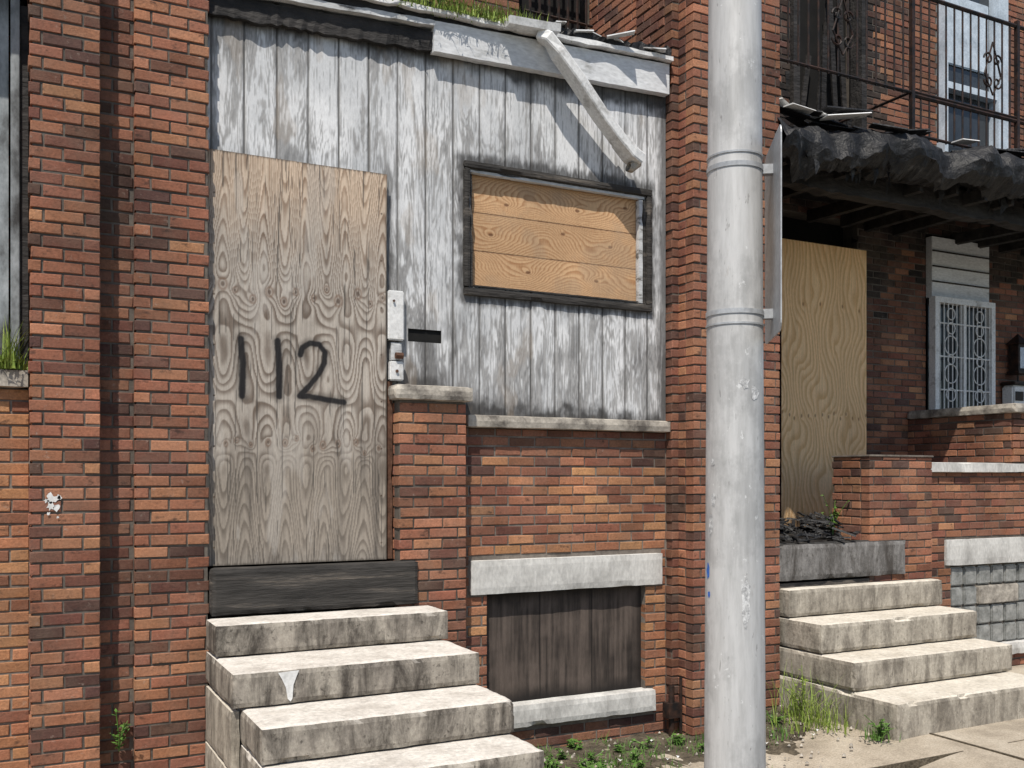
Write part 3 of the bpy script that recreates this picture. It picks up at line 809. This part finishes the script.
a.box(9.84, 10.0, 1.03, 1.18, 2.97, 3.0); a.tube([(9.92, 1.1, 2.97), (9.92, 1.1, 2.88), (9.92, 1.19, 2.84)], .012)
a.make('lantern_body', M['iron'], LN)
a = Acc(); a.box(9.885, 9.955, 1.045, 1.05, 3.03, 3.26); a.make('lantern_glass', M['bluewhite'], LN)
MB = empty('mailbox')
box('box_body', 9.76, 10.10, 1.04, 1.19, 2.62, 2.84, M['white'], MB, bev=.02)
box('box_lid', 9.74, 10.12, 1.01, 1.19, 2.845, 2.88, M['iron'], MB, bev=.01)
box('number_plate', 9.79, 9.92, 1.03, 1.038, 2.67, 2.77, M['iron'], MB, bev=.001)
V, F = [], []
hb_n = 120
for k in range(hb_n + 1):
    x = 5.26 + k * (12 - 5.26) / hb_n
    d1 = .03 * noise.noise(Vector((x * 2, 0, 0))) + .03 * noise.noise(Vector((x * 9, 1, 0))); d2 = .02 * noise.noise(Vector((x * 7, 5, 0)))
    V += [(x, .04 + d2, 4.20 + d1), (x, .2, 4.21 + d1), (x, .2, 4.42), (x, .05 + d1, 4.42)]
for k in range(hb_n):
    for j in range(4): F.append((k * 4 + j, (k + 1) * 4 + j, (k + 1) * 4 + (j + 1) % 4, k * 4 + (j + 1) % 4))
mk('header_beam', V, F, M['char'], R)
a = Acc()
for k in range(17):
    x = 5.35 + k * .4 + rr.uniform(-.05, .05); zz = rr.uniform(-.05, .02)
    if k in (3, 8): continue
    a.add(*sweep([(x, -.12 - rr.uniform(0, .1), 4.37 + zz), (x + rr.uniform(-.05, .05), .5, 4.37 + zz * .5), (x, 1.2, 4.38)], [(-.02, -.06), (.02, -.07), (.022, .06), (-.02, .05)]))
a.make('charred_joists', M['char'], R)
V, F = [], []
NXr, prof = 300, [(1.2, 4.80, 0), (.7, 4.72, .3), (.25, 4.64, .8), (-.05, 4.62, 1), (-.22, 4.60, 1.1), (-.31, 4.55, 1.3), (-.35, 4.48, 1.5), (-.355, 4.41, 1.8), (-.33, 4.34, 2.2), (-.29, 4.29, 2.6), (-.24, 4.27, 2.6), (-.16, 4.32, 1.8), (0, 4.40, 1), (.3, 4.46, .4), (1.2, 4.50, 0)]
for k in range(NXr + 1):
    x = 5.22 + k * (12 - 5.22) / NXr
    rise = .022 * (x - 5.2)
    for q, (y, z, wt) in enumerate(prof):
        n1 = noise.noise(Vector((x * 1.7, q * .10, 0))); n2 = noise.noise(Vector((x * 4.6, q * .4, 4))); n3 = noise.noise(Vector((x * 15, q * .9, 8)))
        n4 = abs(noise.noise(Vector((x * 3.1, q * .25, 21))))
        V.append((x, y - .08 * wt * n1 - .05 * wt * n2 + .05 * wt * n4, z + rise + wt * (.06 * n1 + .04 * n2 + .018 * n3)))
m_ = len(prof)
for k in range(NXr):
    for q in range(m_ - 1):
        F.append((k * m_ + q, k * m_ + q + 1, (k + 1) * m_ + q + 1, (k + 1) * m_ + q))
mk('burnt_roof_membrane', V, F, M['tar'], R, smooth=False)
a = Acc()
rr = random.Random(9)
for k in range(44):
    x = rr.uniform(5.25, 10); y = rr.uniform(-.25, .4); z = 4.66 + .022 * (x - 5.2) + rr.uniform(-.01, .1); l = rr.uniform(.1, .45); an = rr.uniform(-.5, .5)
    a.add(*sweep([(x, y, z), (x + l * math.cos(an), y + l * math.sin(an), z + rr.uniform(-.06, .05))], [(-.05, -.006), (.05, -.006), (.045, .006), (-.05, .006)]))
a.make('roof_debris', M['tar'], R)
a = Acc()
for (x, y, z, l, an, dz) in ((5.35, -.22, 4.70, .45, .2, .02), (5.75, -.2, 4.68, .4, -.2, .06), (5.3, -.15, 4.76, .3, .4, -.03), (7.3, -.2, 4.74, .25, .1, .03)):
    a.add(*sweep([(x, y, z), (x + l * math.cos(an), y + l * math.sin(an), z + dz)], [(-.06, -.005), (.06, -.005), (.05, .005), (-.05, .005)]))
a.make('loose_flashing', M['white'], R)
a = Acc()
for k in range(60):
    x = rr.uniform(5.3, 10.5); l = rr.uniform(.04, .22); z0 = 4.36 + .022 * (x - 5.2); wd = rr.uniform(.01, .05); y = -.25 + rr.uniform(-.03, .25)
    a.add([(x - wd, y, z0), (x + wd, y, z0), (x + wd * .5 + rr.uniform(-.02, .02), y + rr.uniform(-.03, .03), z0 - l * .6), (x + rr.uniform(-.03, .03), y + rr.uniform(-.03, .03), z0 - l)], [(0, 1, 2, 3)])
a.make('hanging_shreds', M['tar'], R)
box('burnt_opening', 6.7, 7.68, 1.42, 1.46, 4.5, 7.3, M['black'], R, bev=0)
a = Acc()
for k in range(14):
    x = rr.uniform(6.76, 7.6); a.add(*sweep([(x, 1.3, 4.6), (x + rr.uniform(-.3, .3), 1.25 + rr.uniform(-.1, .1), rr.uniform(5.2, 7.2))], [(-.03, -.012), (.03, -.012), (.025, .012), (-.03, .012)]))
a.box(6.70, 6.78, 1.15, 1.3, 4.6, 7.2); a.box(7.6, 7.67, 1.15, 1.3, 4.6, 7.2)
a.make('charred_frame', M['char'], R)
DR = empty('upper_door'); DR.parent = R
a = Acc(); a.box(8.75, 8.80, 1.1, 1.25, 4.6, 7.2); a.box(9.60, 9.76, 1.1, 1.25, 4.6, 7.2); a.box(8.80, 9.60, 1.12, 1.25, 5.95, 6.02)
a.make('door_frame', M['bluewhite'], DR)
box('door_leaf', 8.80, 9.60, 1.22, 1.26, 4.6, 7.2, M['glass'], DR, bev=0)
box('door_panel', 8.84, 9.56, 1.19, 1.219, 6.25, 7.0, M['bluewhite'], DR, bev=.01)

BR = empty('wrought_iron_balcony_railing')
a = Acc()
def rail(x0, x1, z0, z1, y, st=.105):
    a.tube([(x0, y, z0), (x1, y, z0)], .013); a.tube([(x0, y, z1), (x1, y, z1)], .018)
    n = int((x1 - x0) / st)
    for k in range(n + 1):
        x = x0 + (x1 - x0) * k / n
        a.tube([(x, y, z0 - .02), (x, y, z1)], .0085)
rail(5.3, 6.92, 5.14, 6.0, -.05)
rail(6.92, 11.5, 4.78, 5.12, -.05, .105); rail(6.92, 11.5, 5.15, 6.0, -.05, .105)
for x in (5.3, 6.92, 8.3, 10.2): a.box(x - .018, x + .018, -.068, -.032, 4.6, 6.05)
a.tube([(6.92, -.05, 5.15), (6.92, 1.2, 5.15)], .013); a.tube([(5.3, -.05, 5.14), (5.3, 1.2, 5.14)], .013)
def spiral(cx, cz, r, s, fl=1, y=-.06):
    pts = []
    for t in range(26):
        an = t / 25 * 2.2 * math.pi * s; rad = r * (1 - .75 * t / 25)
        pts.append((cx + rad * math.cos(an) * fl, y, cz + rad * math.sin(an)))
    a.tube(pts, .009, 5)
for cx in (6.1, 7.95, 9.6):
    for fl in (1, -1):
        spiral(cx + .06 * fl, 5.62, .06, 1, fl); spiral(cx + .06 * fl, 5.42, .06, -1, fl)
    a.tube([(cx, -.06, 5.3), (cx + .11, -.06, 5.48), (cx, -.06, 5.78)], .009); a.tube([(cx, -.06, 5.3), (cx - .11, -.06, 5.48), (cx, -.06, 5.78)], .009)
a.make('railing_bars', M['iron'], BR)

# ------------------------------------------------------------------ neighbour at left
L_ = empty('brick_row_house')
B = Bricks()
B.wall((0, .0, 0), (1, 0, 0), (0, -1, 0), -3.5, .09, -.2, 2.3, pal=PALO)
B.wall((0, 1.2, 0), (1, 0, 0), (0, -1, 0), -3.5, .09, 2.3, 8, pal=PAL)
B.make('brick_facing', L_)
a = Acc(); a.box(-3.5, .095, i, .2, -.3, 2.3); a.box(-3.5, .095, 1.2 + i, 1.5, 2, 8); a.make('mortar_core', M['mortar2'], L_)
box('house_body', -3.5, .09, 1.51, 9, -.3, 7.9, M['mortar'], L_, bev=0)
box('wall_cap', -3.5, .09, -.06, .22, 2.302, 2.40, M['cap'], L_, bev=.004, rough=.005, cuts=.06)
box('porch_post', .0, .045, -.02, .1, 2.402, 4.7, M['siding'], L_, bev=.004)
box('burnt_trim', .048, .089, .0, .12, 2.402, 4.4, M['char'], L_, bev=.003)
box('white_siding', -3.5, -.01, .08, .1, 2.402, 4.7, M['siding'], L_, bev=0)
box('porch_roof', -3.5, .09, -.3, 1.2, 4.702, 4.85, M['tar'], L_, bev=.01)

# ------------------------------------------------------------------ pole & sign
P = empty('street_pole')
px_, py_ = 2.735, -2.73
V, F = [], []
n = 48; zs = [-.2 + k * .15 for k in range(50)]
for z in zs:
    r = .1325 - .0056 * (z + .2)
    for k in range(n):
        t = 2 * math.pi * k / n; V.append((px_ + r * math.cos(t), py_ + r * math.sin(t), z))
for q in range(len(zs) - 1):
    for k in range(n):
        F.append((q * n + k, q * n + (k + 1) % n, (q + 1) * n + (k + 1) % n, (q + 1) * n + k))
mk('shaft', V, F, M['pole'], P, smooth=True)
V, F = sweep([(px_, py_, -.2), (px_, py_, -.02), (px_, py_, .02)], circ(.2, 24)); mk('base_flange', V, F, M['pole'], P)
def band(z, r, h=.02):
    V, F = [], []
    for k in range(49):
        t = 2 * math.pi * k / 48
        for rr_, zz in ((r, z - h / 2), (r + .004, z - h / 2), (r + .004, z + h / 2), (r, z + h / 2)):
            V.append((px_ + rr_ * math.cos(t), py_ + rr_ * math.sin(t), zz))
    for k in range(48):
        for j in range(4): F.append((k * 4 + j, (k + 1) * 4 + j, (k + 1) * 4 + (j + 1) % 4, k * 4 + (j + 1) % 4))
    return mk('strap', V, F, M['alu'], P, smooth=False)
SG = empty('traffic_sign')
ang = math.radians(90 - 34)
sd = Vector((math.cos(ang), math.sin(ang), 0)); sn = Vector((math.sin(ang), -math.cos(ang), 0))
sc_ = Vector((px_, py_, 0)) + sn * .158
wS, z0S, z1S, rS = .23, 2.40, 3.23, .04
out = []
for (cx, cz, a0) in ((wS - rS, z0S + rS, -90), (wS - rS, z1S - rS, 0), (-wS + rS, z1S - rS, 90), (-wS + rS, z0S + rS, 180)):
    for k in range(6):
        t = math.radians(a0 + k * 18); out.append((cx + rS * math.cos(t), cz + rS * math.sin(t)))
V = []
for sgn in (-.0025, .0025):
    for (u, z) in out: V.append(sc_ + sd * u + sn * sgn + Vector((0, 0, z)))
k_ = len(out)
F = [tuple(range(k_)), tuple(range(k_, 2 * k_))[::-1]] + [(j, k_ + j, k_ + (j + 1) % k_, (j + 1) % k_) for j in range(k_)]
mk('sign_panel', V, F, M['alu'], SG)
for z in (2.50, 3.11):
    band(z, .1325 - .0056 * (z + .2))
    V, F = sweep([Vector((px_, py_, z)) + sn * .105, Vector((px_, py_, z)) + sn * .156], [(-.02, -.02), (.02, -.02), (.02, .02), (-.02, .02)])
    mk('bracket', V, F, M['alu'], SG)
    V, F = sweep([Vector((px_, py_, z)) + sn * .15, Vector((px_, py_, z)) + sn * .173], circ(.009, 8)); mk('bolt', V, F, M['rust'], SG)
band(3.16, .1325 - .0056 * 3.36, .008); band(2.45, .1325 - .0056 * 2.65, .008)

M['blue'] = surf('blue_paint', [(0.3, (0.03, 0.12, 0.5)), (0.7, (0.06, 0.2, 0.6))], 20)
M['sticker'] = surf('sticker', [(0.4, (0.33, 0.33, 0.33)), (0.6, (0.66, 0.66, 0.65))], 60)
def patch(t0, t1, z0, z1, mat, name, seed=0):
    rp = random.Random(seed)
    F = []
    tc, zc = (t0 + t1) / 2, (z0 + z1) / 2
    pts = []
    for k in range(14):
        an = k / 14 * 2 * math.pi; f = rp.uniform(.55, 1.0)
        pts.append((tc + (t1 - t0) / 2 * math.cos(an) * f, zc + (z1 - z0) / 2 * math.sin(an) * f))
    V = []
    for (t, z) in [(tc, zc)] + pts:
        r = .1325 - .0056 * (z + .2) + .0014; tt = math.radians(t)
        V.append((px_ + r * math.cos(tt), py_ + r * math.sin(tt), z))
    for k in range(14): F.append((0, 1 + k, 1 + (k + 1) % 14))
    mk(name, V, F, mat, P)
patch(238, 262, 2.17, 2.23, M['sticker'], 'sticker', 1); patch(260, 285, 2.12, 2.2, M['sticker'], 'sticker_b', 2)
patch(160, 176, 1.38, 1.46, M['blue'], 'blue_mark', 3); patch(168, 178, 1.30, 1.34, M['blue'], 'blue_mark_b', 4)
patch(170, 186, 1.56, 1.66, M['sticker'], 'paint_mark', 5); patch(178, 192, 1.68, 1.76, M['sticker'], 'paint_mark_b', 6)
patch(175, 190, 1.85, 1.90, M['sticker'], 'paint_mark_c', 7); patch(240, 262, 1.15, 1.45, M['sticker'], 'paint_mark_d', 8)

# ------------------------------------------------------------------ plants
def blades(a, cx, cy, cz, n, sx, sy, h, seed, wd=.006, lean=.5):
    r = random.Random(seed)
    for _ in range(n):
        x = cx + r.gauss(0, sx); y = cy + r.gauss(0, sy); hh = h * r.uniform(.4, 1.15); an = r.uniform(0, 6.28); le = hh * r.uniform(.1, lean)
        w_ = wd * r.uniform(.6, 1.3); px2, py2 = -math.sin(an) * w_, math.cos(an) * w_; V = []
        for k in range(4):
            t = k / 3; ww = 1 - t
            X_ = x + math.cos(an) * le * t * t; Y_ = y + math.sin(an) * le * t * t; Z_ = cz + hh * (t - .18 * t * t * (le / hh) * 2)
            V += [(X_ - px2 * ww, Y_ - py2 * ww, Z_), (X_ + px2 * ww, Y_ + py2 * ww, Z_)]
        a.add(V, [(0, 1, 3, 2), (2, 3, 5, 4), (4, 5, 7, 6)])
def leafy(a, cx, cy, cz, n, h, seed, ls=.03, spread=.4):
    r = random.Random(seed)
    for _ in range(n):
        an = r.uniform(0, 6.28); le = r.uniform(.05, spread) * h; hh = h * r.uniform(.5, 1.1)
        pts = [(cx + math.cos(an) * le * t * t, cy + math.sin(an) * le * t * t, cz + hh * t) for t in (0, .33, .66, 1)]
        a.tube(pts, .0025, 4)
        for _2 in range(9):
            t = r.uniform(.15, 1); p = Vector((cx + math.cos(an) * le * t * t, cy + math.sin(an) * le * t * t, cz + hh * t))
            b = r.uniform(0, 6.28); d = Vector((math.cos(b), math.sin(b), r.uniform(-.3, .5))) * ls * r.uniform(.6, 1.3); s_ = Vector((-math.sin(b), math.cos(b), r.uniform(-.3, .3))) * ls * .3
            a.add([p, p + d * .5 + s_, p + d, p + d * .5 - s_], [(0, 1, 2, 3)])
a = Acc(); blades(a, 2.72, -.10, 4.855, 560, .24, .03, .17, 1, lean=1.0, wd=.005); blades(a, 2.25, -.08, 4.83, 140, .2, .03, .10, 2, lean=1.0, wd=.005); blades(a, 3.02, -.10, 4.87, 160, .1, .03, .10, 17, wd=.005, lean=1)
a.make('roof_grass', M['grass'])
a = Acc(); blades(a, 5.16, -.62, .05, 150, .05, .18, .42, 3, lean=1.0, wd=.004); blades(a, 5.05, -.75, .03, 90, .12, .12, .22, 33, lean=1.2, wd=.004); leafy(a, 5.15, -.6, .02, 9, .45, 30, .035, .5)
a.make('weed_clump', M['grass'])
a = Acc(); leafy(a, 5.22, -1.25, gz(5.3), 9, .16, 5, .04, .8); blades(a, 5.2, -1.25, gz(5.3), 60, .05, .05, .14, 31, wd=.004, lean=1)
a.make('weed_clump', M['leaf'])
a = Acc()
r5 = random.Random(12)
for k in range(110):
    x = r5.uniform(2.5, 5.1); y = r5.uniform(-.85, -.03)
    if r5.random() < .65: blades(a, x, y, gz(x) + .005, 22, .06, .05, r5.uniform(.04, .11), 50 + k, wd=.004, lean=1)
    else: leafy(a, x, y, gz(x) + .005, 5, r5.uniform(.05, .10), 90 + k, .035, 1.2)
a.make('ground_weeds', M['leaf'])
a = Acc(); leafy(a, .54, -.12, .28, 7, .22, 6, .03, .5); a.make('wall_weed', M['leaf'])
a = Acc(); leafy(a, 6.25, .2, 1.33, 6, .32, 8, .045, .5); a.make('porch_weed', M['leaf'])
a = Acc(); blades(a, -.02, -.03, 2.4, 160, .05, .03, .12, 10, lean=1.2); blades(a, .0, -.03, 2.4, 60, .03, .03, .3, 101, lean=.6); a.make('ledge_moss', M['grass'])
a = Acc(); leafy(a, 4.1, -1.2, -.09, 6, .09, 14, .04, 1); blades(a, 4.15, -1.15, -.09, 80, .1, .08, .10, 15, wd=.004, lean=1); a.make('pavement_weeds', M['leaf'])

# ------------------------------------------------------------------ small stuff
a = Acc(); a.tube([(4.34, -.1, -.1), (4.34, -.1, .28)], .022, 10); a.box(4.29, 4.39, -.14, -.06, .05, .16); a.tube([(4.41, -.12, -.1), (4.41, -.12, .34)], .012, 8)
a.make('gas_pipe_stub', M['iron'])
rs = random.Random(2); V = []; F = []
for (cx, cz, r0) in ((.20, 1.70, .03), (.215, 1.65, .018), (.235, 1.71, .012), (.18, 1.62, .008), (.19, 1.66, .02), (.225, 1.60, .006), (.17, 1.69, .012)):
    n0 = len(V)
    for k in range(14):
        t = k / 14 * 6.283; r1 = r0 * rs.uniform(.4, 1.4); V.append((cx + r1 * math.cos(t), -.2062, cz + r1 * math.sin(t)))
    F.append(tuple(range(n0, n0 + 14)))
mk('paint_splatter', V, F, M['paper'])
a = Acc()
for k in range(12):
    x = r5.uniform(2.6, 5.2); y = r5.uniform(-1.0, -.1); s_ = r5.uniform(.012, .04); z = gz(x) + .03
    a.add([(x, y, z), (x + s_, y + s_ * .3, z + .01), (x + s_ * .8, y + s_, z), (x - s_ * .2, y + s_ * .8, z + .015)], [(0, 1, 2, 3)])
a.make('litter', M['paper'])
a = Acc()
for k in range(320):
    x = r5.uniform(2.45, 5.6); y = r5.uniform(-1.3, -.02); s_ = r5.uniform(.004, .018); z = gz(x) + .012
    a.add([(x - s_, y, z), (x, y - s_, z), (x + s_, y, z), (x, y + s_, z), (x, y, z + s_)], [(0, 1, 4), (1, 2, 4), (2, 3, 4), (3, 0, 4)])
a.make('gravel', M['cap'])
